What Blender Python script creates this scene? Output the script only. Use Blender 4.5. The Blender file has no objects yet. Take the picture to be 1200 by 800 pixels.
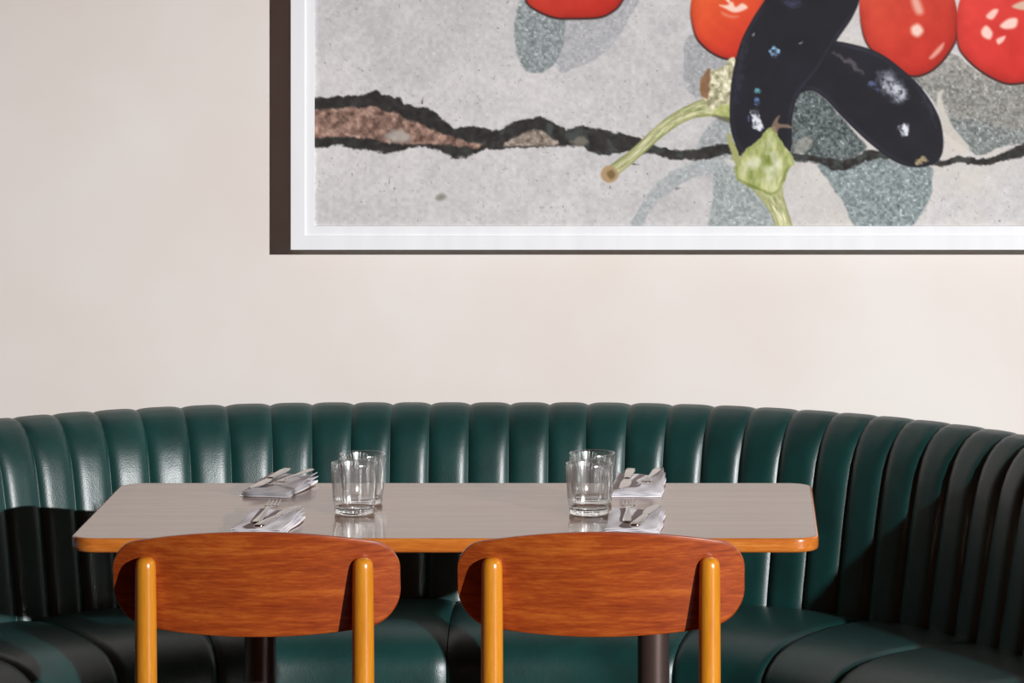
import bpy, bmesh, math, random
import numpy as np
from mathutils import Vector, Matrix

random.seed(4)
rng = np.random.default_rng(7)
PI = math.pi
S = bpy.context.scene
COL = S.collection

# ---------------------------------------------------------------- camera
# level view camera with a shifted lens, focal length 5000 px for a 1200 px wide frame
F = 5000.0; PX, PY = 853.0, -165.0; CZ = 1.88
cam_d = bpy.data.cameras.new('camera'); cam = bpy.data.objects.new('camera', cam_d); COL.objects.link(cam)
cam_d.sensor_width = 36; cam_d.lens = F/1200*36
cam_d.shift_x = -(PX-600)/1200; cam_d.shift_y = -(400-PY)/1200
cam.location = (0, 0, CZ); cam.rotation_euler = (PI/2, 0, 0)
cam_d.clip_end = 200
S.camera = cam
XC = -0.503          # middle axis of the booth
TX = -0.473          # middle axis of the table

# ---------------------------------------------------------------- helpers
def srgb(r, g, b):
    f = lambda c: (c/255/12.92) if c/255 <= 0.04045 else ((c/255+0.055)/1.055)**2.4
    return (f(r), f(g), f(b), 1)

def link(o, parent=None):
    COL.objects.link(o)
    if parent is not None: o.parent = parent
    return o

def obj(name, bm, mat, parent=None, smooth=True, angle=None):
    me = bpy.data.meshes.new(name)
    bmesh.ops.recalc_face_normals(bm, faces=bm.faces)
    bm.to_mesh(me); bm.free()
    if smooth:
        me.polygons.foreach_set('use_smooth', [True]*len(me.polygons))
        if angle:
            me.set_sharp_from_angle(angle=math.radians(angle))
    me.materials.append(mat)
    return link(bpy.data.objects.new(name, me), parent)

def thing(name, label, cat, loc=(0,0,0), rz=0, group=None):
    o = bpy.data.objects.new(name, None); link(o)
    o.location = loc; o.rotation_euler = (0,0,rz); o.empty_display_size = .1
    o['label'] = label; o['category'] = cat
    if group: o['group'] = group
    return o

def tag(o, label, cat, group=None):
    o['label'] = label; o['category'] = cat
    if group: o['group'] = group
    return o

def grid_faces(bm, rows, closed_u=False, closed_v=False):
    """rows: list of lists of BMVert"""
    n = len(rows); m = len(rows[0])
    for i in range(n if closed_u else n-1):
        a = rows[i]; b = rows[(i+1) % n]
        for j in range(m if closed_v else m-1):
            k = (j+1) % m
            try: bm.faces.new((a[j], a[k], b[k], b[j]))
            except ValueError: pass

def tube(bm, path, radii, seg=20, cap=True, dome_end=False):
    """ring sweep along path with a fixed frame"""
    rings = []
    path = [Vector(p) for p in path]
    for i, p in enumerate(path):
        t = (path[min(i+1, len(path)-1)] - path[max(i-1, 0)]).normalized()
        a = Vector((1,0,0)) if abs(t.x) < .8 else Vector((0,0,1))
        u = t.cross(a).normalized(); v = t.cross(u).normalized()
        rings.append([bm.verts.new(p + (u*math.cos(2*PI*k/seg) + v*math.sin(2*PI*k/seg))*radii[i]) for k in range(seg)])
    grid_faces(bm, rings, closed_v=True)
    if cap:
        bm.faces.new(rings[0]); bm.faces.new(rings[-1])

def lathe(bm, prof, seg=48, centre=(0,0)):
    rings = []
    for r, z in prof:
        rings.append([bm.verts.new((centre[0]+r*math.cos(2*PI*k/seg), centre[1]+r*math.sin(2*PI*k/seg), z)) for k in range(seg)])
    grid_faces(bm, rings, closed_v=True)
    bm.faces.new(rings[0]); bm.faces.new(rings[-1])

def box(bm, lo, hi, bevel=0, seg=2):
    r = bmesh.ops.create_cube(bm, size=1)
    vs = r['verts']
    for v in vs:
        v.co = Vector([lo[i] + (v.co[i]+.5)*(hi[i]-lo[i]) for i in range(3)])
    if bevel:
        es = list({e for v in vs for e in v.link_edges})
        bmesh.ops.bevel(bm, geom=es, offset=bevel, segments=seg, affect='EDGES', profile=.5)

# ---------------------------------------------------------------- materials
def mat(name):
    m = bpy.data.materials.new(name); m.use_nodes = True
    nt = m.node_tree; b = nt.nodes['Principled BSDF']
    return m, nt, b

def nd(nt, typ, **kw):
    n = nt.nodes.new(typ)
    for k, v in kw.items():
        if k in n.inputs: n.inputs[k].default_value = v
        else: setattr(n, k, v)
    return n

def coords(nt, scale, rot=(0,0,0)):
    tc = nt.nodes.new('ShaderNodeTexCoord'); mp = nt.nodes.new('ShaderNodeMapping')
    mp.inputs['Scale'].default_value = scale; mp.inputs['Rotation'].default_value = rot
    nt.links.new(tc.outputs['Object'], mp.inputs['Vector'])
    return mp.outputs['Vector']

def ramp(nt, fac, stops):
    r = nt.nodes.new('ShaderNodeValToRGB')
    e = r.color_ramp.elements
    while len(e) < len(stops): e.new(.5)
    for i, (p, c) in enumerate(stops):
        e[i].position = p; e[i].color = c
    nt.links.new(fac, r.inputs['Fac'])
    return r.outputs['Color']

def bump(nt, b, height, strength, dist):
    bp = nt.nodes.new('ShaderNodeBump')
    bp.inputs['Strength'].default_value = strength; bp.inputs['Distance'].default_value = dist
    nt.links.new(height, bp.inputs['Height']); nt.links.new(bp.outputs['Normal'], b.inputs['Normal'])

def wood(name, dark, mid, light, scale, rough=.35, coat=.3, bands=.5, coat_rough=.15):
    m, nt, b = mat(name)
    v = coords(nt, scale)
    n1 = nd(nt, 'ShaderNodeTexNoise', Scale=1.0, Detail=6.0, Roughness=.6, Distortion=.6)
    nt.links.new(v, n1.inputs['Vector'])
    v2 = coords(nt, tuple(s*5.5 for s in scale))
    n2 = nd(nt, 'ShaderNodeTexNoise', Scale=1.0, Detail=4.0, Roughness=.7)
    nt.links.new(v2, n2.inputs['Vector'])
    mx = nt.nodes.new('ShaderNodeMix'); mx.inputs['Factor'].default_value = 1-bands
    nt.links.new(n1.outputs['Fac'], mx.inputs[2]); nt.links.new(n2.outputs['Fac'], mx.inputs[3])
    c = ramp(nt, mx.outputs[0], [(.32, dark), (.5, mid), (.68, light)])
    nt.links.new(c, b.inputs['Base Color'])
    b.inputs['Roughness'].default_value = rough
    b.inputs['Coat Weight'].default_value = coat; b.inputs['Coat Roughness'].default_value = coat_rough
    bump(nt, b, n2.outputs['Fac'], .15, .0006)
    return m

M = {}
# wall plaster
m, nt, b = mat('warm_white_plaster')
v = coords(nt, (1,1,1))
n1 = nd(nt, 'ShaderNodeTexNoise', Scale=2.2, Detail=4.0, Roughness=.55); nt.links.new(v, n1.inputs['Vector'])
c = ramp(nt, n1.outputs['Fac'], [(.3, srgb(228,219,211)), (.5, srgb(231,224,218)), (.7, srgb(233,229,225))])
nt.links.new(c, b.inputs['Base Color']); b.inputs['Roughness'].default_value = .85
n2 = nd(nt, 'ShaderNodeTexNoise', Scale=38.0, Detail=5.0); nt.links.new(v, n2.inputs['Vector'])
bump(nt, b, n2.outputs['Fac'], .1, .0012)
M['wall'] = m
# floor
m, nt, b = mat('dark_stone_floor')
v = coords(nt, (1,1,1))
n1 = nd(nt, 'ShaderNodeTexNoise', Scale=3.0, Detail=6.0); nt.links.new(v, n1.inputs['Vector'])
c = ramp(nt, n1.outputs['Fac'], [(.3, srgb(34,27,23)), (.7, srgb(52,41,34))])
nt.links.new(c, b.inputs['Base Color']); b.inputs['Roughness'].default_value = .5
M['floor'] = m
# leather
def leather(name, col1, col2):
    m, nt, b = mat(name)
    v = coords(nt, (1,1,1))
    n1 = nd(nt, 'ShaderNodeTexNoise', Scale=9.0, Detail=4.0, Roughness=.6); nt.links.new(v, n1.inputs['Vector'])
    c = ramp(nt, n1.outputs['Fac'], [(.35, col1), (.65, col2)])
    nt.links.new(c, b.inputs['Base Color'])
    vo = nd(nt, 'ShaderNodeTexVoronoi', Scale=420.0); nt.links.new(v, vo.inputs['Vector'])
    n3 = nd(nt, 'ShaderNodeTexNoise', Scale=45.0, Detail=3.0); nt.links.new(v, n3.inputs['Vector'])
    ad = nd(nt, 'ShaderNodeMath', operation='MULTIPLY_ADD'); ad.inputs[1].default_value = 2.2
    nt.links.new(n3.outputs['Fac'], ad.inputs[0]); nt.links.new(vo.outputs['Distance'], ad.inputs[2])
    bump(nt, b, ad.outputs[0], .22, .0007)
    b.inputs['Roughness'].default_value = .38
    b.inputs['Specular IOR Level'].default_value = .75
    return m
M['leather'] = leather('bottle_green_leather', srgb(7,49,47), srgb(12,61,58))
M['teak'] = wood('teak_veneer', srgb(128,46,18), srgb(168,74,28), srgb(206,112,42), (4.5,16,46), rough=.36, coat=.3, bands=.5)
M['beech'] = wood('honey_beech', srgb(202,122,26), srgb(216,138,34), srgb(228,156,50), (40,40,3.5), rough=.3, coat=.5)
M['lip'] = wood('oiled_oak_edge', srgb(176,90,30), srgb(202,116,44), srgb(222,146,68), (5,40,60), rough=.25, coat=.6)
M['top'] = wood('greyed_oak_top', srgb(142,108,86), srgb(158,124,103), srgb(173,141,121), (2.2,30,30), rough=.3, coat=.55, bands=.55, coat_rough=.1)
# metals
m, nt, b = mat('dark_bronze_metal')
b.inputs['Base Color'].default_value = srgb(92,76,72); b.inputs['Metallic'].default_value = .6; b.inputs['Roughness'].default_value = .38
v = coords(nt, (60,60,4)); n1 = nd(nt, 'ShaderNodeTexNoise', Scale=1.0); nt.links.new(v, n1.inputs['Vector'])
bump(nt, b, n1.outputs['Fac'], .05, .0005)
M['bronze'] = m
m, nt, b = mat('polished_steel')
b.inputs['Base Color'].default_value = srgb(205,200,196); b.inputs['Metallic'].default_value = 1; b.inputs['Roughness'].default_value = .24
v = coords(nt, (120,12,60)); n1 = nd(nt, 'ShaderNodeTexNoise', Scale=1.0); nt.links.new(v, n1.inputs['Vector'])
bump(nt, b, n1.outputs['Fac'], .08, .0003)
M['steel'] = m
# linen
m, nt, b = mat('white_linen')
v = coords(nt, (1,1,1))
n1 = nd(nt, 'ShaderNodeTexNoise', Scale=30.0, Detail=3.0); nt.links.new(v, n1.inputs['Vector'])
c = ramp(nt, n1.outputs['Fac'], [(.3, srgb(236,234,240)), (.7, srgb(248,247,250))])
nt.links.new(c, b.inputs['Base Color']); b.inputs['Roughness'].default_value = .9
w = nd(nt, 'ShaderNodeTexNoise', Scale=700.0); nt.links.new(v, w.inputs['Vector'])
bump(nt, b, w.outputs['Fac'], .2, .0004)
M['linen'] = m
# white lacquer
m, nt, b = mat('white_lacquered_wood')
v = coords(nt, (30,30,3)); n1 = nd(nt, 'ShaderNodeTexNoise', Scale=1.0); nt.links.new(v, n1.inputs['Vector'])
c = ramp(nt, n1.outputs['Fac'], [(.3, srgb(238,240,243)), (.7, srgb(244,246,248))])
nt.links.new(c, b.inputs['Base Color']); b.inputs['Roughness'].default_value = .45
M['white'] = m
# tumbler wall: thin clear glass
m, nt, b = mat('clear_tumbler_glass')
nt.nodes.remove(b)
out = nt.nodes['Material Output']
tr = nd(nt, 'ShaderNodeBsdfTransparent'); tr.inputs['Color'].default_value = (.985,.99,.988,1)
gl = nd(nt, 'ShaderNodeBsdfGlossy'); gl.inputs['Roughness'].default_value = .2; gl.inputs['Color'].default_value = (1,1,1,1)
ge = nt.nodes.new('ShaderNodeNewGeometry')
dp = nd(nt, 'ShaderNodeVectorMath', operation='DOT_PRODUCT')
nt.links.new(ge.outputs['Normal'], dp.inputs[0]); nt.links.new(ge.outputs['Incoming'], dp.inputs[1])
ab = nd(nt, 'ShaderNodeMath', operation='ABSOLUTE'); nt.links.new(dp.outputs['Value'], ab.inputs[0])
iv = nd(nt, 'ShaderNodeMath', operation='SUBTRACT'); iv.inputs[0].default_value = 1; nt.links.new(ab.outputs[0], iv.inputs[1])
pw = nd(nt, 'ShaderNodeMath', operation='POWER'); nt.links.new(iv.outputs[0], pw.inputs[0]); pw.inputs[1].default_value = 4.5
fr = nd(nt, 'ShaderNodeMath', operation='MULTIPLY_ADD'); nt.links.new(pw.outputs[0], fr.inputs[0]); fr.inputs[1].default_value = .8; fr.inputs[2].default_value = .12
v = coords(nt, (1,1,1)); n1 = nd(nt, 'ShaderNodeTexNoise', Scale=60.0); nt.links.new(v, n1.inputs['Vector'])
bp = nd(nt, 'ShaderNodeBump', Strength=.1, Distance=.001); nt.links.new(n1.outputs['Fac'], bp.inputs['Height'])
nt.links.new(bp.outputs['Normal'], gl.inputs['Normal'])
ms = nt.nodes.new('ShaderNodeMixShader')
nt.links.new(fr.outputs[0], ms.inputs[0]); nt.links.new(tr.outputs[0], ms.inputs[1]); nt.links.new(gl.outputs[0], ms.inputs[2])
nt.links.new(ms.outputs[0], out.inputs['Surface'])
M['glass'] = m
m, nt, b = mat('thick_clear_glass')
b.inputs['Base Color'].default_value = (.97,.985,.98,1); b.inputs['Roughness'].default_value = .03
b.inputs['Transmission Weight'].default_value = 1; b.inputs['IOR'].default_value = 1.48
v = coords(nt, (1,1,1)); n1 = nd(nt, 'ShaderNodeTexNoise', Scale=90.0); nt.links.new(v, n1.inputs['Vector'])
bump(nt, b, n1.outputs['Fac'], .15, .001)
M['thick'] = m

# ---------------------------------------------------------------- room
WALL_Y = 8.487
def struct(name, bm, mt):
    o = obj(name, bm, mt, smooth=False); o['kind'] = 'structure'; return o
bm = bmesh.new(); box(bm, (-4.2, WALL_Y, 0), (4.6, WALL_Y+.12, 3.4)); struct('wall_back', bm, M['wall'])
bm = bmesh.new(); box(bm, (-4.2, -1.5, -.08), (4.6, WALL_Y+.12, 0)); struct('floor', bm, M['floor'])
bm = bmesh.new(); box(bm, (-4.2, WALL_Y-.016, 0), (4.6, WALL_Y-.0005, .10), .004); struct('baseboard_back', bm, M['white'])

# ---------------------------------------------------------------- banquette
KB = 1.035
A0, R0, D0 = .20, .97, 8.053
TH_END = math.radians(62.5)
S_ARC = A0 + R0*TH_END
S_L, S_R = -(S_ARC+.75), S_ARC+1.85
def curve(s):
    """top line of the backrest; returns point (x,y) and inward normal"""
    sg = 1 if s >= 0 else -1; a = abs(s)
    if a <= A0: return (XC + s, D0), (0, -1)
    t = (min(a, S_ARC)-A0)/R0
    if a > S_ARC:
        (x, y), q = curve(sg*S_ARC); d = a-S_ARC
        return (x + sg*d*math.cos(TH_END), y - d*math.sin(TH_END)), q
    return (XC + sg*(A0 + R0*math.sin(t)), D0 - R0*(1-math.cos(t))), (-sg*math.sin(t), -math.cos(t))
def at(s, n, z):
    p, q = curve(s); return ((p[0]+q[0]*n)*KB, (p[1]+q[1]*n)*KB, max(0, CZ+(z-CZ)*KB))

seam_px = [21,66,113,162,214,265,317,366,414,460,505,551,598,644,689,738,786,834,882,931,978,1022,1064,1105,1144,1180]
def s_of_px(px):
    lo, hi = -1.4, 1.4
    for _ in range(50):
        m_ = (lo+hi)/2; p, _q = curve(m_)
        if PX + F*p[0]/p[1] < px: lo = m_
        else: hi = m_
    return lo
seams = [s_of_px(p) for p in seam_px]
pitch = .0785
while seams[0] - pitch*1.4 > S_L: seams.insert(0, seams[0]-pitch)
seams.insert(0, S_L)
while seams[-1] + pitch*1.4 < S_R: seams.append(seams[-1]+pitch)
seams.append(S_R)

booth = thing('banquette', 'curved bottle-green leather banquette with vertical channel-tufted back wrapping round the table', 'banquette', (XC*KB, D0*KB, 0))
def to_local(bm, o):
    inv = Matrix.Translation(-Vector(o.location)) if o.rotation_euler.z == 0 else (Matrix.Translation(o.location) @ Matrix.Rotation(o.rotation_euler.z,4,'Z')).inverted()
    bmesh.ops.transform(bm, matrix=inv, verts=bm.verts)

# profile of the channelled back: from behind the seat up over the roll and down behind
prof = [(.128,.40),(.124,.46),(.118,.50),(.112,.54),(.104,.58),(.097,.62),(.090,.66),(.082,.70),(.073,.74),(.065,.77),(.055,.797),(.042,.818),(.027,.834),(.010,.845),(-.010,.849),(-.030,.846),(-.048,.836),(-.060,.82),(-.066,.80),(-.068,.76)]
def prof_normals(p):
    out = []
    for i in range(len(p)):
        a = Vector(p[max(i-1,0)]); b_ = Vector(p[min(i+1,len(p)-1)])
        t = (b_-a).normalized(); out.append((t.y, -t.x) if False else (t[1], -t[0]))
    return out
pn = prof_normals(prof)
bm = bmesh.new(); rows = []
K = 16
for i in range(len(seams)-1):
    s0, s1 = seams[i], seams[i+1]
    for k in range(K + (1 if i == len(seams)-2 else 0)):
        # denser sampling near the seams
        t = k/K; t = .5 - .5*math.cos(PI*t) if k not in (0, K) else t
        s = s0 + (s1-s0)*t
        e = abs(2*t-1)
        h = .0105*(1 - e**4.2)
        row = []
        for (n, z), (nn, nz) in zip(prof, pn):
            # local gather: the channel closes a little flatter near the seat
            g = h*(1 - .5*min(1, max(0, (z-.77)/.06)))
            row.append(bm.verts.new(at(s, n + nn*g, z + nz*g)))
        rows.append(row)
grid_faces(bm, rows)
bm.verts.ensure_lookup_table()
to_local(bm, booth)
obj('backrest', bm, M['leather'], booth)

# outer shell behind the channels, with rounded end faces
bm = bmesh.new(); rows = []
shell = [(.118,.10),(.118,.50),(.095,.60),(.080,.68),(.060,.765),(.036,.808),(.008,.832),(-.028,.834),(-.05,.82),(-.063,.79),(-.066,.70),(-.066,.10)]
N = 140
for i in range(N+1):
    s = S_L-.012 + (S_R-S_L+.024)*i/N
    rows.append([bm.verts.new(at(s, n, z)) for n, z in shell])
grid_faces(bm, rows, closed_v=True)
bm.faces.new(rows[0]); bm.faces.new(rows[-1])
to_local(bm, booth)
obj('back_shell', bm, M['leather'], booth, angle=50)

# seat panels between radial seams
ss = [A0 + R0*math.radians(t) if t else 0 for t in [0, 22, 42, 62]]
ss = [S_L, -ss[3]-.34] + [-x for x in ss[:0:-1]] + ss + [ss[3]+.34, ss[3]+.72, ss[3]+1.10, ss[3]+1.48, S_R]
sp = [(.10,.490),(.14,.508),(.19,.513),(.25,.512),(.30,.508),(.345,.501),(.375,.492),(.398,.480),(.416,.464),(.427,.448),(.432,.43),(.434,.40),(.434,.36),(.432,.31),(.428,.27),(.424,.25)]
sn = prof_normals(sp)
for i in range(len(ss)-1):
    s0, s1 = ss[i]+.0008, ss[i+1]-.0008
    bm = bmesh.new(); rows = []
    KK = 40
    for k in range(KK+1):
        t = .5-.5*math.cos(PI*k/KK)
        s = s0 + (s1-s0)*t
        e = abs(2*t-1)
        row = []
        dist = min(t, 1-t)*(s1-s0)
        edge = 1-min(1, dist/.028)            # roll down into the seam
        for (n, z), (nn, nz) in zip(sp, sn):
            drop = .0065*edge**2.2 - .0035*(1-e**2)
            row.append(bm.verts.new(at(s, n + nn*drop, z + nz*drop)))
        rows.append(row)
    # close the body
    for row, k in zip(rows, range(KK+1)):
        t = .5-.5*math.cos(PI*k/KK); s = s0+(s1-s0)*t
        row.append(bm.verts.new(at(s, .10, .25)))
    grid_faces(bm, rows, closed_v=True)
    bm.faces.new(rows[0]); bm.faces.new(rows[-1])
    # sew: give the top normals orientation outward
    to_local(bm, booth)
    obj('seat_panel', bm, M['leather'], booth, angle=60)
# recessed plinth
bm = bmesh.new(); rows = []
for i in range(N+1):
    s = S_L+.02 + (S_R-S_L-.04)*i/N
    rows.append([bm.verts.new(at(s, n, z)) for n, z in [(.117,0),(.36,0),(.36,.251),(.117,.251)]])
grid_faces(bm, rows, closed_v=True); bm.faces.new(rows[0]); bm.faces.new(rows[-1])
to_local(bm, booth)
obj('plinth', bm, M['bronze'], booth, angle=40)

# ---------------------------------------------------------------- table
TY0, TY1, TZ = 7.10, 7.735, .75
TW = .625
TCY = (TY0+TY1)/2
table = thing('dining_table', 'rectangular greyish wood-topped table with amber wooden edge, set for four', 'table', (TX, TCY, 0))
def rrect(hx, hy, r, seg=8):
    pts = []
    for cx, cy, a0 in ((hx-r, hy-r, 0), (-hx+r, hy-r, PI/2), (-hx+r, -hy+r, PI), (hx-r, -hy+r, 3*PI/2)):
        for k in range(seg+1):
            a = a0 + PI/2*k/seg
            pts.append((cx+r*math.cos(a), cy+r*math.sin(a)))
    return pts
hy = (TY1-TY0)/2
def slab(levels, cap0=True, cap1=True):
    """levels: (inset, z); loop of rounded rectangles"""
    bm = bmesh.new(); rings = []
    for ins, z in levels:
        rings.append([bm.verts.new((x, y, z)) for x, y in rrect(TW-ins, hy-ins, max(.003, .045-ins))])
    grid_faces(bm, rings, closed_v=True)
    if cap0: bm.faces.new(rings[0])
    if cap1: bm.faces.new(rings[-1])
    return bm
obj('tabletop', slab([(.0045, .7300), (.0045, TZ)]), M['top'], table, smooth=False)
obj('edge_lip', slab([(.030,.7255),(.006,.7255),(.0025,.7265),(.0005,.7290),(0,.7330),(0,.7450),(.0006,.7478),(.0018,.7494),(.0040,.7499),(.0044,.7496),(.0044,.7301)], cap0=True, cap1=False), M['lip'], table, angle=45)
for sx in (-1, 1):
    bm = bmesh.new(); lathe(bm, [(.0275,.035),(.0275,.724)], 40, (sx*.343, .03))
    obj('pedestal_column', bm, M['bronze'], table, angle=40)
    bm = bmesh.new(); lathe(bm, [(.20,0),(.205,.004),(.205,.012),(.19,.018),(.05,.030),(.034,.042),(.0285,.046)], 56, (sx*.343, .03))
    obj('pedestal_foot', bm, M['bronze'], table, angle=40)
    bm = bmesh.new(); box(bm, (sx*.343-.10, -.17, .7195), (sx*.343+.10, .23, .7254), .002)
    obj('mounting_plate', bm, M['bronze'], table, smooth=False)

# ---------------------------------------------------------------- chairs
HW = .2325
KC = .985
ZF = -CZ*(1-KC)/KC
def back_y(x, z):
    # convex towards the camera, foot of the panel nearer to the sitter
    return .046*(x/HW)**2 + (.80 - z)*.26
def make_chair(label, loc, rz=0):
    t = thing('dining_chair', label, 'chair', loc, rz, 'chairs in front of the table')
    # bent veneer backrest
    bm = bmesh.new(); front = []; back = []
    NX, NZ = 72, 22
    for i in range(NX+1):
        a = -PI/2 + PI*i/NX
        x = HW*math.sin(a)
        f = abs(x)/HW; e = HW-abs(x)
        rt, rb = .038, .055
        ct = rt - math.sqrt(max(0, rt*rt-(rt-e)**2)) if e < rt else 0
        cb = rb - math.sqrt(max(0, rb*rb-(rb-e)**2)) if e < rb else 0
        zt = .8005 - .029*f**2 - ct
        zb = .6235 + .019*f**2 + cb
        fr_, bk = [], []
        for j in range(NZ+1):
            z = zb + (zt-zb)*j/NZ
            y = back_y(x, z)
            fr_.append((x, y, z)); bk.append((x, y+.011, z))
        front.append(fr_); back.append(bk)
    F_ = [[bm.verts.new(p) for p in r] for r in front]; B_ = [[bm.verts.new(p) for p in r] for r in back]
    grid_faces(bm, F_); grid_faces(bm, B_)
    rimF = [r[0] for r in F_] + F_[-1][1:] + [r[-1] for r in F_[::-1]][1:] + F_[0][::-1][1:-1]
    rimB = [r[0] for r in B_] + B_[-1][1:] + [r[-1] for r in B_[::-1]][1:] + B_[0][::-1][1:-1]
    for i in range(len(rimF)):
        j = (i+1) % len(rimF)
        try: bm.faces.new((rimF[i], rimF[j], rimB[j], rimB[i]))
        except ValueError: pass
    bmesh.ops.recalc_face_normals(bm, faces=bm.faces)
    rim_edges = [e for e in bm.edges if len(e.link_faces) == 2 and e.link_faces[0].normal.angle(e.link_faces[1].normal, 0) > 1.0]
    bmesh.ops.bevel(bm, geom=rim_edges, offset=.003, segments=2, affect='EDGES', profile=.5)
    obj('backrest', bm, M['teak'], t, angle=35)
    # rear legs rise to the backrest
    for sx in (-1, 1):
        bm = bmesh.new()
        xs = sx*.1755; yb = back_y(.1755, .745) - .006
        zs = [ZF, .10, .25, .42, .55, .65, .715, .738, .746, .7505, .7535, .755]
        rs = [.0125, .0145, .0170, .0180, .0180, .0177, .0172, .0168, .0158, .0135, .0095, .004]
        path = [(xs + sx*max(0, (.42-z))*.06, yb - .010*max(0,(z-.45)/.3) + .010 - max(0,(.45-z))*.20, z) for z in zs]
        tube(bm, path, rs, 28)
        obj('rear_leg', bm, M['beech'], t, angle=60)
        bm = bmesh.new()
        tube(bm, [(sx*.205, .415, ZF), (sx*.203, .405, .12), (sx*.198, .395, .30), (sx*.195, .39, .425)], [.0115, .014, .017, .0175], 24)
        obj('front_leg', bm, M['beech'], t, angle=60)
        bm = bmesh.new()
        tube(bm, [(sx*.181, .045, .388), (sx*.197, .39, .388)], [.011, .011], 16)
        obj('side_rail', bm, M['beech'], t, angle=60)
    for y0 in (.036, .39):
        bm = bmesh.new(); hw = .176 if y0 < .1 else .196
        tube(bm, [(-hw, y0, .375), (hw, y0, .375)], [.011, .011], 16)
        obj('cross_rail', bm, M['beech'], t, angle=60)
    # dished veneer seat
    bm = bmesh.new(); top = []; bot = []
    NU = 36
    for i in range(NU+1):
        u = -1 + 2*i/NU; r1, r2 = [], []
        for j in range(NU+1):
            v_ = -1 + 2*j/NU
            # squircle map
            x = u*math.sqrt(1-.42*v_*v_)*1.18; y = v_*math.sqrt(1-.42*u*u)*1.18
            X = x*(.205 + .012*(y)); Y = .235 + y*.19
            Z = .432 + .016*x*x - .010*max(0, y)**2*1.2 + .010*max(0, -y)**2
            r1.append(bm.verts.new((X, Y, Z))); r2.append(bm.verts.new((X, Y, Z-.012)))
        top.append(r1); bot.append(r2)
    grid_faces(bm, top); grid_faces(bm, bot)
    rim = lambda G: [r[0] for r in G] + G[-1][1:] + [r[-1] for r in G[::-1]][1:] + G[0][::-1][1:-1]
    a, b_ = rim(top), rim(bot)
    for i in range(len(a)):
        j = (i+1) % len(a); bm.faces.new((a[i], a[j], b_[j], b_[i]))
    obj('seat', bm, M['teak'], t, angle=40)
    for ch in t.children:
        for v in ch.data.vertices:
            v.co = v.co*KC + Vector((0,0,CZ*(1-KC)))
    return t
CHY = 6.845*KC
sC = F/CHY
chair0 = make_chair('wooden chair with curved red-brown backrest, left one of the two before the table', ((294.7-PX)/sC, CHY, 0), math.radians(-.6))
chair1 = chair0.copy(); link(chair1); chair1.location = ((703.6-PX)/sC, CHY, .003-.003)
chair1.rotation_euler.z = math.radians(.6)
chair1['label'] = 'wooden chair with curved red-brown backrest, right one of the two before the table'
for ch in list(chair0.children):
    c = ch.copy(); link(c); c.parent = chair1

# ---------------------------------------------------------------- tumblers
def make_glass(label, x, y, rz):
    t = thing('tumbler', label, 'glass', (x, y, TZ), rz, 'ribbed tumblers on the table')
    H = .0885
    NR = 44; seg = NR*6
    def ring(bm, r, z, rib):
        return [bm.verts.new(((r + rib*.5*(math.cos(NR*2*PI*k/seg)))*math.cos(2*PI*k/seg), (r + rib*.5*(math.cos(NR*2*PI*k/seg)))*math.sin(2*PI*k/seg), z)) for k in range(seg)]
    bm = bmesh.new(); rings = []
    outer = [(.0345,.0125,0),(.0352,.020,.0020),(.0360,.030,.0030),(.0372,.048,.0030),(.0386,.066,.0030),(.0396,.079,.0020),(.0401,.0845,.0002),(.0403,.0875,0),(.0397,.0885,0)]
    inner = [(.0386,.0875,0),(.0380,.084,0),(.0358,.066,0),(.0344,.048,0),(.0332,.030,0),(.0324,.018,0),(.0305,.0135,0)]
    for r, z, rb in outer + inner: rings.append(ring(bm, r, z, rb))
    grid_faces(bm, rings, closed_v=True)
    obj('tumbler_wall', bm, M['glass'], t)
    bm = bmesh.new()
    lathe(bm, [(.028,.0002),(.0325,.0008),(.0342,.003),(.0346,.0075),(.0344,.0122),(.0325,.0126),(.030,.0105),(.018,.0085),(.004,.0080)], 64)
    obj('tumbler_base', bm, M['thick'], t, angle=50)
    return t
def from_px(px, py, z=TZ):
    s = (py-PY)/(CZ-z); return (px-PX)/s, F/s
g = []
for px, py, lab in ((415.5, 601.5, 'front tumbler of the pair beside the left place settings, ribbed clear glass'),
                    (425.0, 590.0, 'tumbler standing behind another one at the left end, ribbed clear glass'),
                    (690.3, 602.0, 'front tumbler of the pair beside the right place settings, ribbed clear glass'),
                    (694.0, 589.0, 'tumbler standing behind another one at the right, ribbed clear glass')):
    g.append((from_px(px, py), lab))
first = None
for i, ((x, y), lab) in enumerate(g):
    if first is None: first = make_glass(lab, x, y, 0)
    else:
        c = first.copy(); link(c); c.location = (x, y, TZ); c.rotation_euler.z = .7*i; c['label'] = lab
        for ch in list(first.children):
            d = ch.copy(); link(d); d.parent = c

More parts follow.
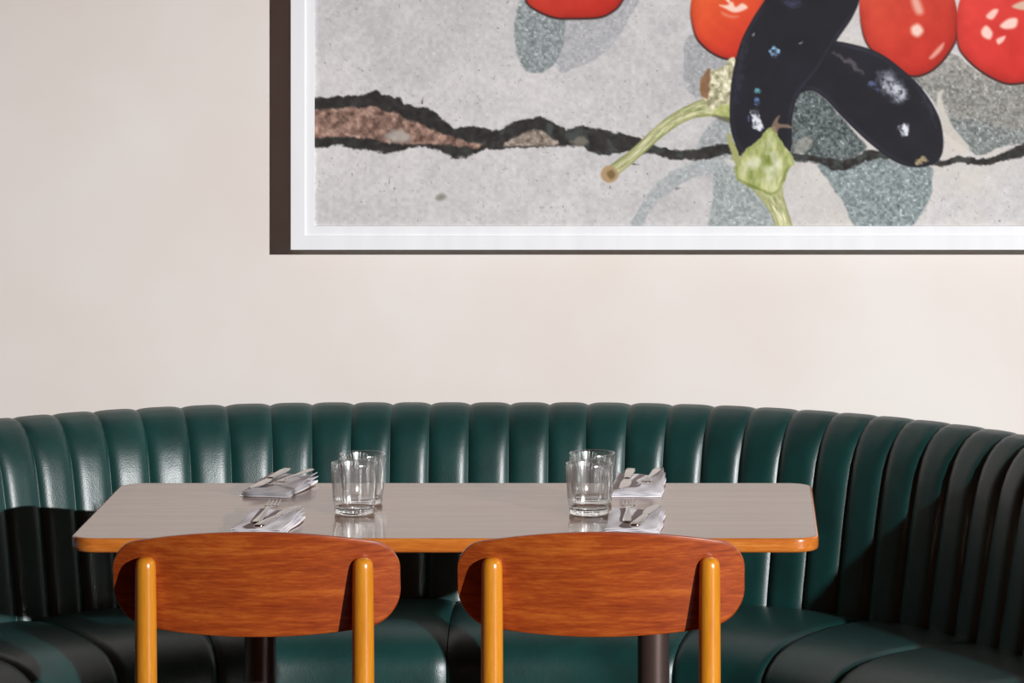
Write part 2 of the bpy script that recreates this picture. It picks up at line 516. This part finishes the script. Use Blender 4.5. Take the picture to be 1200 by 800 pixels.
# ---------------------------------------------------------------- napkins and cutlery
def napkin_mesh(w, l, seed, lift):
    """folded linen: three soft layers; lift raises one far corner"""
    rs = random.Random(seed)
    bm = bmesh.new()
    NX, NY = 20, 30
    z0 = .0006
    for lay in range(3):
        ins = .0015*lay; dx = rs.uniform(-.0015,.0015)
        top, bot = [], []
        for i in range(NX+1):
            u = -1+2*i/NX; a, b_ = [], []
            for j in range(NY+1):
                v_ = -1+2*j/NY
                x = dx + u*(w/2-ins) + .0012*math.sin(v_*5+seed+lay)
                y = v_*(l/2-ins*1.2) + .001*math.sin(u*4+seed)
                edge = max(abs(u)**10, abs(v_)**12)
                wob = .0007*math.sin(7*u+seed+lay)*math.sin(5*v_+2*seed)
                up = .0075*((v_+1)/2)*(lay+1)/3*(1.15-.35*u) + lift*max(0, u-.35)**1.6*1.4*max(0, (v_+.9)/1.9)**1.2*(.35+.65*(lay/2))
                zt = z0 + (lay+1)*.0029 - .0011*edge + wob + up
                zb = z0 + lay*.0029 + .0011*edge*(0 if lay == 0 else 1) + (wob if lay else 0) + (up if lay else up*.6)
                a.append(bm.verts.new((x, y, zt))); b_.append(bm.verts.new((x, y, min(zb, zt-.0004))))
            top.append(a); bot.append(b_)
        grid_faces(bm, top); grid_faces(bm, bot)
        rim = lambda G: [r[0] for r in G] + G[-1][1:] + [r[-1] for r in G[::-1]][1:] + G[0][::-1][1:-1]
        a, b_ = rim(top), rim(bot)
        for i in range(len(a)):
            j = (i+1) % len(a); bm.faces.new((a[i], a[j], b_[j], b_[i]))
    return bm

def strip(bm, pts, half, thick):
    """flat bar along y: pts (y, z), half widths, thickness, softly crowned"""
    rings = []
    for (y, z, cx), h, tk in zip(pts, half, thick):
        r = []
        for k in range(12):
            a = 2*PI*k/12
            r.append(bm.verts.new((cx + h*math.copysign(abs(math.cos(a))**.7, math.cos(a)), y, z + tk/2*math.copysign(abs(math.sin(a))**.8, math.sin(a)))))
        rings.append(r)
    grid_faces(bm, rings, closed_v=True); bm.faces.new(rings[0]); bm.faces.new(rings[-1])

def squash(bm, k):
    for v in bm.verts: v.co.y *= k

def make_fork(label, group):
    t = thing('fork', label, 'fork', (0,0,0), 0, group)
    bm = bmesh.new()
    ys = [-.095,-.090,-.075,-.04,-.01,.015,.030,.038,.045,.053]
    zz = [.0012,.0012,.0013,.002,.0035,.0045,.0040,.0030,.0022,.0018]
    hs = [.0045,.0072,.0080,.0062,.0042,.0035,.0050,.0085,.0112,.0118]
    strip(bm, [(y,z,0) for y,z in zip(ys,zz)], hs, [.0018,.002,.002,.0022,.0026,.0028,.0024,.0019,.0016,.0014])
    squash(bm, .9)
    obj('handle', bm, M['steel'], t)
    for k in range(4):
        bm = bmesh.new(); cx = (-1.5+k)*.0063
        strip(bm, [(.050,.0019,cx),(.065,.0016,cx),(.080,.0026,cx),(.092,.0046,cx),(.099,.0066,cx)], [.0021,.0018,.0016,.0013,.0005], [.0014,.0014,.0014,.0012,.0008])
        squash(bm, .9)
        obj('tine', bm, M['steel'], t)
    return t
def make_knife(label, group):
    t = thing('knife', label, 'knife', (0,0,0), 0, group)
    bm = bmesh.new()
    strip(bm, [(-.105,.003,0),(-.101,.003,0),(-.08,.003,0),(-.04,.003,0),(-.005,.003,0),(.003,.003,0)], [.005,.0088,.0096,.0082,.0060,.0050], [.003,.0055,.006,.0055,.005,.004])
    squash(bm, .87)
    obj('handle', bm, M['steel'], t)
    bm = bmesh.new()
    strip(bm, [(.0,.003,0),(.01,.003,-.0005),(.03,.003,-.001),(.06,.003,-.001),(.085,.003,0),(.10,.003,.003),(.108,.003,.005)], [.005,.0075,.0098,.0102,.0090,.0055,.001], [.0028,.0020,.0016,.0015,.0014,.0012,.0008])
    squash(bm, .87)
    obj('blade', bm, M['steel'], t)
    return t
def place_tree(proto, used, loc, rz, tilt, label):
    if not used: o = proto
    else:
        o = proto.copy(); link(o); o['label'] = label
        for ch in list(proto.children):
            d = ch.copy(); link(d); d.parent = o
    o.location = loc; o.rotation_euler = (tilt, 0, rz); o['label'] = label
    return o
NW, NL = .092, .172
sets = [  # centre px of the napkin's middle line at y, distance, napkin rotation, facing, name words
    (-.779, 7.222, math.radians(-7), 0, 'left front', 0, .010),
    (-.803, 7.643, math.radians(-12), 1, 'left rear', 1, .012),
    (-.158, 7.230, math.radians(-2), 0, 'right front', 2, .012),
    (-.160, 7.643, math.radians(-1), 1, 'right rear', 3, .022),
]
who = {'left front': 'on the left near side of the table',
       'left rear': 'on the left far side of the table',
       'right front': 'on the right near side of the table',
       'right rear': 'on the right far side of the table'}
fork0 = make_fork('', 'forks on the folded napkins'); knife0 = make_knife('', 'knives on the folded napkins')
used = False
for x, y, rz, facing, key, seed, lift in sets:
    o = obj('napkin', napkin_mesh(NW, NL, seed, lift), M['linen'], None, angle=50)
    o.location = (x, y, TZ); o.rotation_euler = (0, 0, rz)
    tag(o, 'folded white linen napkin ' + who[key], 'napkin', 'folded white napkins on the table')
    rot = Matrix.Rotation(rz, 3, 'Z')
    if facing == 0:
        f_off = Vector((-.014, .045, .0125)); k_off = Vector((.019, -.004, .0130)); fr, kr = rz+math.radians(2), rz+math.radians(-9)
    else:
        f_off = Vector((.021, .006, .0170)); k_off = Vector((-.021, .010, .0122)); fr, kr = rz+PI+math.radians(-7), rz+PI+math.radians(-2)
    P = Vector((x, y, TZ+.0042)); tl = math.radians(2.6)*(1 if facing == 0 else -1)
    place_tree(fork0, used, P + rot@f_off, fr, tl, 'steel fork on the napkin ' + who[key])
    place_tree(knife0, used, P + rot@k_off, kr, tl, 'steel knife on the napkin ' + who[key])
    used = True

# ---------------------------------------------------------------- framed picture
FY = WALL_Y - .062          # front face of the frame
PYD = WALL_Y - .052         # print surface
def wx(px, d): return (px-PX)*d/F
def wz(py, d): return CZ - (py-PY)*d/F
X0, X1 = wx(340.5, FY), wx(1560, FY)
Z0, Z1 = wz(292.7, FY), wz(-560, FY)
pic = thing('framed_picture', 'large white-framed photograph of tomatoes and aubergines on cracked concrete, hung on the wall', 'picture', ((X0+X1)/2, WALL_Y, (Z0+Z1)/2))
def frame_ring(levels, name, mt):
    bm = bmesh.new(); rings = []
    for ins, y in levels:
        a, b_, c, d = X0+ins, X1-ins, Z0+ins, Z1-ins
        rings.append([bm.verts.new(p) for p in ((a, y, c), (b_, y, c), (b_, y, d), (a, y, d))])
    grid_faces(bm, rings, closed_u=True, closed_v=True)
    to_local(bm, pic)
    return obj(name, bm, mt, pic, smooth=False)
sF = FY/F
frame_ring([(0, WALL_Y-.001), (0, FY+.0006), (.0006, FY), (.0276, FY), (.0280, FY+.0004), (.0280, WALL_Y-.001)], 'frame', M['white'])
frame_ring([(.0281, WALL_Y-.0012), (.0281, FY+.0035), (.0462, FY+.0040), (.0466, FY+.0046), (.0466, WALL_Y-.0012)], 'inner_fillet', M['white'])
pl, pr = X0+.0467, X1-.0467
pb, pt = Z0+.0467, Z1-.0467

# the printed photograph: colours worked out point by point in plane units (px of the plane)
def px_of(X): return PX + X*F/PYD
def py_of(Z): return PY + (CZ-Z)*F/PYD
gx = np.concatenate([np.arange(px_of(pl), 1206, 1.15), np.arange(1208, px_of(pr), 5), [px_of(pr)]])
gy = np.concatenate([[py_of(pt)], np.arange(py_of(pt)+5, -6, 5), np.arange(-5, py_of(pb), 1.15), [py_of(pb)]])
GX, GY = np.meshgrid(gx, gy)

def vnoise(x, y, seed=0):
    xi = np.floor(x).astype(np.int64); yi = np.floor(y).astype(np.int64); fx = x-xi; fy = y-yi
    fx = fx*fx*(3-2*fx); fy = fy*fy*(3-2*fy)
    def h(a, b_):
        n = (a*374761393 + b_*668265263 + seed*974711) & 0x7fffffff
        n = ((n ^ (n >> 13))*1274126177) & 0x7fffffff
        return ((n ^ (n >> 16)) & 0xffff)/65535.0
    return (h(xi,yi)*(1-fx)+h(xi+1,yi)*fx)*(1-fy) + (h(xi,yi+1)*(1-fx)+h(xi+1,yi+1)*fx)*fy
def fbm(x, y, sc, seed=0, oct_=4):
    t = 0; a = .5; tot = 0
    for o in range(oct_):
        t = t + a*vnoise(x/sc*2**o, y/sc*2**o, seed+o*17); tot += a; a *= .55
    return t/tot
def spline(pts, closed=True, n=8):
    pts = np.array(pts, float); out = []
    N_ = len(pts)
    for i in range(N_ if closed else N_-1):
        p0 = pts[(i-1)%N_] if closed or i > 0 else pts[i]; p1 = pts[i]; p2 = pts[(i+1)%N_]
        p3 = pts[(i+2)%N_] if closed or i+2 < N_ else p2
        for k in range(n):
            t = k/n
            out.append(.5*((2*p1)+(-p0+p2)*t+(2*p0-5*p1+4*p2-p3)*t*t+(-p0+3*p1-3*p2+p3)*t**3))
    if not closed: out.append(pts[-1])
    return np.array(out)
def sdf(poly, x, y, closed=True, pad=40):
    """signed distance (negative inside); only worked out near the polygon"""
    d = np.full(x.shape, 1e3)
    lo = poly.min(0)-pad; hi = poly.max(0)+pad
    mk = (x > lo[0]) & (x < hi[0]) & (y > lo[1]) & (y < hi[1])
    X_, Y_ = x[mk], y[mk]
    if X_.size == 0: return d
    best = np.full(X_.shape, 1e9); inside = np.zeros(X_.shape, bool)
    n = len(poly)
    for i in range(n if closed else n-1):
        a = poly[i]; b_ = poly[(i+1)%n]; e = b_-a
        L = max(e@e, 1e-9)
        t = np.clip(((X_-a[0])*e[0]+(Y_-a[1])*e[1])/L, 0, 1)
        dd = (X_-a[0]-t*e[0])**2 + (Y_-a[1]-t*e[1])**2
        best = np.minimum(best, dd)
        if closed:
            c = (a[1] > Y_) != (b_[1] > Y_)
            xx = a[0] + (Y_-a[1])/(e[1] if abs(e[1]) > 1e-9 else 1e-9)*e[0]
            inside ^= c & (X_ < xx)
    r = np.sqrt(best)
    if closed: r = np.where(inside, -r, r)
    d[mk] = r
    return d
RGB = np.zeros(GX.shape+(3,))
def C3(*c): return np.array(c, float)
def lay(mask, col):
    global RGB
    m_ = mask[..., None]
    RGB = RGB*(1-m_) + np.asarray(col)*m_
def soft(d, w=1.0): return np.clip(.5 - d/(2*w), 0, 1)

wobx = GX + 5*(fbm(GX, GY, 14, 3)-.5); woby = GY + 7*(fbm(GX, GY, 11, 5)-.5)
# concrete ground
big = fbm(GX, GY, 160, 1); mid = fbm(GX, GY, 30, 2); fine = fbm(GX, GY, 4.5, 9, 3)
base = C3(205,203,203) + (big[...,None]-.5)*C3(26,24,20) + (mid[...,None]-.5)*C3(22,22,20) + (fine[...,None]-.5)*C3(30,30,30)
RGB[:] = base
lay(np.clip((GX-760)/300, 0, 1)*np.clip((fbm(GX, GY, 60, 21)-.35)*1.8, 0, .55), C3(212,205,194))
speck = fbm(GX, GY, 3.2, 31, 2)
lay(np.clip((speck-.80)*7, 0, .55), C3(150,144,138)); lay(np.clip((.18-speck)*8, 0, .5), C3(232,230,228))
sp2 = vnoise(GX/5.5, GY/5.5, 77); lay(np.clip((sp2-.965)*30, 0, .8), C3(96,92,88))
lay(soft(sdf(spline([(512,229),(519,227),(523,231),(517,235),(511,234)]), GX, GY), 2)*.7, C3(122,118,104))
# cast shadows of the still life
spk = fbm(GX, GY, 3.0, 41, 2); spk2 = vnoise(GX/2.9, GY/2.9, 43)
def shade(pts, col, amp, alpha=1.0, w=1.3):
    global RGB
    m_ = soft(sdf(spline(pts), wobx, woby), w)*alpha
    c = C3(*col) + (spk[...,None]-.5)*amp*1.6
    c = np.where((spk2 > .86)[...,None], c+amp*.75, c); c = np.where((spk2 < .10)[...,None], c-amp*.5, c)
    RGB = RGB*(1-m_[...,None]) + c*m_[...,None]
shade([(650,-6),(742,-6),(738,20),(722,48),(700,68),(675,80),(652,80)], (176,177,180), 26, .95)
shade([(603,30),(606,8),(620,-6),(660,-6),(662,40),(655,66),(640,83),(622,85),(608,70)], (146,154,155), 46)
shade([(806,42),(820,45),(850,62),(880,76),(870,100),(845,100),(828,112),(812,112),(801,92),(801,66)], (168,170,172), 26)
shade([(832,146),(850,138),(870,150),(880,185),(862,184),(838,190),(812,196),(815,176)], (165,170,171), 34)
shade([(738,266),(748,244),(764,222),(786,202),(812,190),(846,188),(850,200),(822,206),(796,216),(774,234),(758,252),(753,266)], (174,179,180), 26)
shade([(838,200),(868,196),(900,208),(912,240),(915,270),(836,270),(836,230)], (160,168,167), 40)
shade([(934,104),(952,106),(968,118),(986,138),(1006,160),(1016,172),(1000,184),(985,196),(960,190),(930,186),(922,150)], (94,103,103), 60)
shade([(956,186),(985,198),(1004,190),(1020,176),(1050,190),(1090,194),(1093,215),(1086,240),(1070,262),(1055,275),(1010,275),(990,240),(970,212)], (138,150,151), 52)
shade([(1060,84),(1090,92),(1125,80),(1150,92),(1204,100),(1300,120),(1260,160),(1200,168),(1170,174),(1148,182),(1122,168),(1104,150),(1098,122),(1080,104)], (132,138,136), 56)
shade([(1070,66),(1110,60),(1150,84),(1200,96),(1230,110),(1200,150),(1140,140),(1105,135),(1090,110),(1075,95)], (146,144,138), 44, .8)
lay(soft(sdf(spline([(1098,112),(1106,106),(1104,118),(1118,150),(1136,172),(1128,180),(1108,164),(1100,140)]), GX, GY), 1.5)*.85, C3(214,208,198))
lay(soft(sdf(spline([(932,168),(945,160),(952,166),(944,178),(932,180)]), GX, GY), 2)*.6, C3(176,172,162))
# crack
up = [(300,118),(369,115),(395,113),(420,112),(432,110),(441,106),(450,112),(468,115),(474,122),(500,127),(512,134),(524,145),(532,150),(560,149),(576,153),(584,153),(600,145),(616,139),(632,137),(642,141),(656,148),(664,153),(684,147),(700,151),(735,158),(752,164),(764,168),(775,173),(800,177),(820,175),(838,170),(850,168),(870,170),(900,176),(935,180),(962,184),(986,190),(1004,182),(1022,176),(1060,182),(1104,188),(1122,183),(1150,186),(1172,180),(1186,174),(1204,166),(1300,170),(1420,150),(1560,156)]
dn = [(300,176),(369,173),(395,169),(410,173),(424,176),(440,177),(454,180),(468,178),(480,173),(492,171),(505,173),(516,177),(532,185),(548,184),(566,176),(590,174),(620,173),(650,171),(682,171),(690,176),(702,181),(716,181),(735,178),(752,181),(762,179),(776,184),(800,187),(815,188),(832,187),(845,182),(855,181),(870,184),(900,188),(930,187),(958,190),(972,198),(986,200),(1000,196),(1010,190),(1030,186),(1060,188),(1104,195),(1126,190),(1146,194),(1166,191),(1184,187),(1204,184),(1300,184),(1420,168),(1560,176)]
crack = np.array(up + dn[::-1], float)
cx_ = GX + 3.2*(fbm(GX, GY, 7, 51)-.5); cy_ = GY + 6.0*(fbm(GX, GY, 6, 52)-.5)
dc = sdf(crack, cx_, cy_)
lay(soft(dc, 1.2), C3(46,44,42) + (fbm(GX,GY,7,61)[...,None]-.5)*C3(44,46,42))
lay(soft(dc+1.5, 2)*np.clip((fbm(GX,GY,14,63)-.5)*4, 0, .6)*np.clip((GX-520)/60,0,1), C3(78,88,86))
rock = sdf(np.array([(300,130),(369,129),(400,127),(422,126),(436,124),(448,129),(466,132),(474,139),(490,143),(506,152),(520,157),(538,163),(566,170),(560,173),(520,169),(500,168),(470,169),(450,166),(430,162),(400,160),(369,161),(300,162)], float), cx_, cy_)
lay(soft(rock, 1.4), C3(142,113,100) + (fbm(GX,GY,7,65,3)[...,None]-.5)*C3(170,150,136))
lay(soft(sdf(spline([(452,156),(468,152),(480,158),(478,166),(460,166)]), cx_, cy_), 3)*.75, C3(176,174,168))
lay(soft(sdf(spline([(590,171),(602,162),(616,156),(630,151),(642,158),(654,169),(620,171)]), cx_, cy_), 1.4), C3(152,138,126) + (fbm(GX,GY,5,67)[...,None]-.5)*150)
lay(soft(sdf(spline([(668,166),(680,160),(690,166),(682,171),(672,170)]), cx_, cy_), 2)*.6, C3(150,140,124))

# tomatoes
def tomato(pts, hi, seed, dark=C3(150,28,18), main=C3(196,44,30), lit=C3(214,78,54)):
    global RGB
    P = spline(pts); d = sdf(P, GX, GY)
    c = P.mean(0); R = np.sqrt(((P-c)**2).sum(1)).mean()
    m_ = soft(d, .9)
    rim = np.clip(1+d/(R*.30), 0, 1)
    g_ = np.clip(((GX-c[0])*.35+(GY-c[1])*.55)/R*.5+.35, 0, 1)
    col = main + (lit-main)*np.clip(1-g_*1.6, 0, 1)[...,None]
    col = col + (dark-col)*(rim**2.2*(.25+.75*g_))[...,None]
    col = col + (fbm(GX,GY,18,seed)[...,None]-.5)*C3(26,16,12)
    RGB = RGB*(1-m_[...,None]) + col*m_[...,None]
    lay(np.clip(1-np.abs(d)/2.2,0,1)*np.clip((GY-c[1])/R+.45,0,1)*.95, C3(44,20,18))
    for pp, st, w in hi:
        lay(soft(sdf(spline(pp), GX, GY), w)*st, C3(255,236,222))
tomato([(613,-30),(616,0),(628,12),(650,21),(672,22),(700,21),(716,15),(729,2),(738,-25),(735,-70),(700,-92),(650,-92),(620,-70)], [], 81, main=C3(198,42,28))
tomato([(811,28),(809,12),(814,-12),(835,-30),(870,-34),(895,-20),(900,8),(898,40),(886,62),(868,69),(850,69),(834,62),(822,52),(815,42)],
       [([(843,6),(850,10),(858,14),(866,14),(876,9),(870,4),(862,8),(858,2),(852,6)], .85, 1.5), ([(848,-4),(852,2),(856,4),(853,-5)], .8, 1), ([(846,14),(856,18),(866,19),(858,21),(848,18)], .35, 2)], 82, lit=C3(232,98,46), main=C3(212,54,32))
tomato([(1007,8),(1010,-20),(1032,-44),(1075,-48),(1108,-28),(1120,5),(1122,40),(1112,62),(1096,80),(1078,89),(1062,88),(1044,80),(1024,62),(1012,42)],
       [([(1068,0),(1076,-2),(1082,14),(1074,16)], .6, 3), ([(1068,32),(1076,28),(1082,36),(1076,43),(1069,40)], .85, 2.5), ([(1089,68),(1097,58),(1106,50),(1104,58),(1094,68)], .6, 1.8)], 83)
tomato([(1122,50),(1121,20),(1128,-6),(1150,-24),(1190,-26),(1230,-10),(1248,30),(1240,70),(1220,92),(1195,98),(1175,97),(1150,84),(1130,66)],
       [([(1156,18),(1164,11),(1170,12),(1164,22),(1158,22)], .8, 1.6), ([(1150,36),(1156,30),(1163,38),(1160,46),(1152,43)], .85, 1.8), ([(1172,30),(1182,22),(1192,22),(1190,32),(1178,34)], .85, 1.8), ([(1168,46),(1178,42),(1176,48),(1170,52)], .8, 1.4)], 84, lit=C3(224,64,56), main=C3(206,42,34))
lay(soft(sdf(spline([(1186,8),(1196,2),(1210,0),(1212,10),(1200,12)]), GX, GY), 1.6)*.9, C3(216,196,170))
# more fruit higher up and further right on the print
tomato([(430,-250),(470,-290),(530,-285),(560,-240),(545,-195),(500,-175),(450,-190)], [([(480,-255),(495,-262),(500,-245)], .8, 3)], 85)
tomato([(1330,-90),(1370,-130),(1430,-120),(1455,-75),(1430,-30),(1380,-20),(1340,-45)], [([(1370,-95),(1388,-100),(1390,-84)], .8, 3)], 86)
tomato([(760,-400),(800,-440),(860,-430),(890,-385),(870,-340),(820,-325),(775,-350)], [([(800,-400),(818,-404),(820,-388)], .8, 3)], 87)

# aubergine stems (drawn first where they pass behind a body)
def stalk(path, radii, seed):
    global RGB
    P = spline(path, False, 8); n = len(P); rr = np.interp(np.linspace(0,1,n), np.linspace(0,1,len(radii)), radii)
    best = np.full(GX.shape, 1e3); side = np.zeros(GX.shape); along = np.zeros(GX.shape)
    for i in range(n-1):
        a, b_ = P[i], P[i+1]; e = b_-a; L = e@e
        t = np.clip(((GX-a[0])*e[0]+(GY-a[1])*e[1])/L, 0, 1)
        r = rr[i]+(rr[i+1]-rr[i])*t
        qx = GX-a[0]-t*e[0]; qy = GY-a[1]-t*e[1]
        dd = np.sqrt(qx*qx+qy*qy)/r
        s_ = (e[0]*qy-e[1]*qx)/math.sqrt(L)/r
        k = dd < best
        best = np.where(k, dd, best); side = np.where(k, s_, side); along = np.where(k, i+t, along)
    m_ = np.clip((1-best)*5+.5, 0, 1)
    st = fbm(side*9+100, along*.5, 2.2, seed)
    col = C3(190,192,146) + (st[...,None]-.5)*C3(170,150,170)
    col = col + (C3(120,124,62)-col)*(np.clip(np.abs(side)*1.2-.35,0,1)**1.5)[...,None]*.8
    RGB = RGB*(1-m_[...,None]) + col*m_[...,None]
stalk([(856,118),(836,124),(812,130),(790,141),(768,158),(744,180),(716,202)], [15,12,8.5,7.5,7,6.5,7.5], 91)
lay(soft(sdf(spline([(704,204),(708,196),(716,194),(723,200),(724,208),(716,214),(708,212)]), GX, GY), 1.2), C3(178,150,112))
lay(soft(sdf(spline([(711,203),(717,199),(721,205),(716,210)]), GX, GY), 1.6)*.8, C3(112,92,52))
caly = sdf(spline([(860,68),(866,90),(864,140),(850,138),(836,132),(828,120),(820,106),(822,92),(830,84),(846,78)]), wobx, woby)
lay(soft(caly, 1), C3(196,192,160) + (fbm(GX,GY,5,93,3)[...,None]-.5)*C3(190,190,190))
lay(soft(sdf(spline([(822,112),(820,98),(826,84),(833,82),(832,98),(830,114)]), wobx, woby), 1.5)*.85, C3(128,88,58))
lay(soft(sdf(spline([(848,140),(836,132),(846,122),(862,124),(862,142)]), wobx, woby), 2)*.7, C3(168,180,96))
lay(soft(sdf(spline([(848,142),(834,135),(846,136),(864,140),(862,146)]), GX, GY), 1.2)*.6, C3(70,66,44))
hx_ = GX + 9*(fbm(GX, GY, 6, 121, 3)-.5); hy_ = GY + 9*(fbm(GX, GY, 6, 122, 3)-.5)
hm = np.clip(fbm(GX, GY, 6, 123, 3)*3-.5, .25, 1)
# aubergine bodies
def auber(pts, hi, seed):
    P = spline(pts); d = sdf(P, GX, GY)
    lay(soft(d, 1.0), C3(25,24,33) + (fbm(GX,GY,26,seed)[...,None]-.5)*C3(14,14,20))
    lay(np.clip(1-np.abs(d+3.5)/3, 0, 1)*.35*np.clip(fbm(GX,GY,40,seed+3)*2-.7,0,1), C3(92,92,112))
    for pp, st, w, c in hi:
        lay(soft(sdf(spline(pp), hx_, hy_), w)*st*hm, c)
wht = C3(236,240,248); blu = C3(120,140,190)
auber([(962,56),(972,48),(1000,52),(1030,62),(1058,82),(1082,106),(1099,134),(1105,158),(1104,180),(1094,192),(1072,196),(1048,189),(1022,170),(1002,152),(984,134),(966,115),(950,106),(930,108),(920,80)],
      [([(1028,88),(1044,84),(1058,98),(1064,112),(1052,120),(1036,108)], .55, 4, C3(168,176,190)), ([(1034,94),(1046,94),(1058,106),(1060,116),(1048,114),(1038,104)], .7, 3, wht),
       ([(1018,98),(1024,96),(1032,104),(1026,108)], .6, 2, blu), ([(974,58),(990,66),(1002,74),(1012,86),(1000,80),(984,68)], .35, 2, C3(180,170,170)),
       ([(1054,148),(1062,146),(1066,152),(1062,160),(1055,157)], .95, 1.8, wht),
       ([(1074,188),(1082,184),(1089,186),(1084,191),(1076,192)], .9, 1.2, C3(176,160,120)), ([(1078,104),(1090,124),(1098,150),(1093,140),(1082,118)], .3, 2, C3(90,90,100))], 101)
auber([(905,-30),(898,-4),(882,22),(868,50),(858,90),(855,130),(858,158),(870,180),(898,190),(925,180),(928,140),(936,112),(958,84),(980,48),(1000,18),(1008,-10),(1000,-60),(960,-90),(920,-70)],
      [([(903,60),(910,56),(913,62),(907,67)], .9, 1.4, C3(150,200,235)), ([(885,104),(890,103),(891,109),(886,110)], .8, 1.2, C3(110,190,200)), ([(884,116),(890,115),(891,122),(886,124)], .7, 1.2, C3(120,160,220)),
       ([(882,130),(890,130),(893,144),(891,154),(886,152),(883,142)], .95, 1.6, wht), ([(876,136),(879,138),(878,144),(875,142)], .5, 1.2, blu),
       ([(917,2),(925,-4),(935,-2),(938,6),(928,10)], .3, 3, blu), ([(881,40),(883,38),(884,42)], .6, 1, wht), ([(936,50),(939,49),(939,53)], .6, 1, wht),
       ([(868,60),(876,42),(873,70),(866,110),(862,120),(863,90)], .2, 3, C3(110,114,140))], 102)
# calyx of the front aubergine
stalk([(898,212),(906,232),(914,250),(922,275)], [19,12,9.5,9.5], 111)
cal = sdf(spline([(892,160),(899,152),(908,149),(912,158),(918,170),(931,189),(924,200),(918,214),(914,226),(904,231),(894,226),(884,221),(868,212),(861,202),(864,188),(872,178),(884,168)]), wobx, woby)
lay(soft(cal, 1), C3(170,178,112) + (fbm(GX*1.6,GY*.7,11,113,3)[...,None]-.5)*C3(130,112,140))
lay(soft(cal+10, 6)*.7*np.clip(fbm(GX,GY,12,119)*3-1,0,1), C3(222,224,206) + (fbm(GX,GY,8,118)[...,None]-.5)*C3(60,60,80))
lay(np.clip(1-np.abs(cal+2)/2.5,0,1)*.5*np.clip((GY-170)/40,0,1), C3(92,104,44))
lay(soft(sdf(spline([(852,158),(858,162),(864,178),(868,192),(862,192),(856,176)]), wobx, woby), 1), C3(164,166,108))
lay(soft(sdf(spline([(904,150),(908,140),(914,135),(912,144),(924,146),(928,150),(914,150),(910,156)]), GX, GY), 1)*.85, C3(140,118,100))

lin = np.clip(RGB, 0, 255)/255
lin = np.where(lin <= .04045, lin/12.92, ((lin+.055)/1.055)**2.4)
ny, nx = GX.shape
verts = np.stack([(GX-PX)*PYD/F - pic.location.x, np.full(GX.shape, PYD-WALL_Y), CZ-(GY-PY)*PYD/F - pic.location.z], -1).reshape(-1, 3)
idx = np.arange(ny*nx).reshape(ny, nx)
quads = np.stack([idx[:-1,:-1], idx[1:,:-1], idx[1:,1:], idx[:-1,1:]], -1).reshape(-1, 4)
me = bpy.data.meshes.new('print')
me.vertices.add(len(verts)); me.vertices.foreach_set('co', verts.astype(np.float32).ravel())
me.loops.add(quads.size); me.loops.foreach_set('vertex_index', quads.astype(np.int32).ravel())
me.polygons.add(len(quads)); me.polygons.foreach_set('loop_start', np.arange(0, quads.size, 4, dtype=np.int32))
me.update(calc_edges=True); me.validate()
ca = me.color_attributes.new('ink', 'FLOAT_COLOR', 'POINT')
ca.data.foreach_set('color', np.concatenate([lin.reshape(-1,3), np.ones((ny*nx,1))], 1).astype(np.float32).ravel())
m, nt, b = mat('printed_photograph_paper')
at_ = nd(nt, 'ShaderNodeAttribute', attribute_name='ink')
nt.links.new(at_.outputs['Color'], b.inputs['Base Color']); b.inputs['Roughness'].default_value = .6
b.inputs['Specular IOR Level'].default_value = .3
me.materials.append(m)
link(bpy.data.objects.new('print', me), pic)
# backing board behind the print
bm = bmesh.new(); box(bm, (pl-.004, PYD+.0012, pb-.004), (pr+.004, WALL_Y-.002, pt+.004)); to_local(bm, pic)
obj('backing_board', bm, M['white'], pic, smooth=False)

# ---------------------------------------------------------------- light
lt = bpy.data.lights.new('key_lamp', 'SPOT'); lo = bpy.data.objects.new('key_lamp', lt); link(lo)
LP = Vector((10.4*KB, -6.1*KB, CZ+2.82*KB)); lo.location = LP
tgt = Vector((.45, 8.0, .45)); lo.rotation_euler = (tgt-LP).to_track_quat('-Z', 'Y').to_euler()
lt.energy = 16900; lt.spot_size = math.radians(22.5); lt.spot_blend = 1.0; lt.shadow_soft_size = .09
lt.color = (.995, .99, .995)

w = bpy.data.worlds.new('room_glow'); S.world = w; w.use_nodes = True
bg = w.node_tree.nodes['Background']; bg.inputs['Color'].default_value = (1.0, .32, .16, 1); bg.inputs['Strength'].default_value = .045

vs = S.view_settings
vs.view_transform = 'Standard'; vs.look = 'None'; vs.exposure = 0; vs.gamma = 1
try: vs.use_curve_mapping = False
except Exception: pass
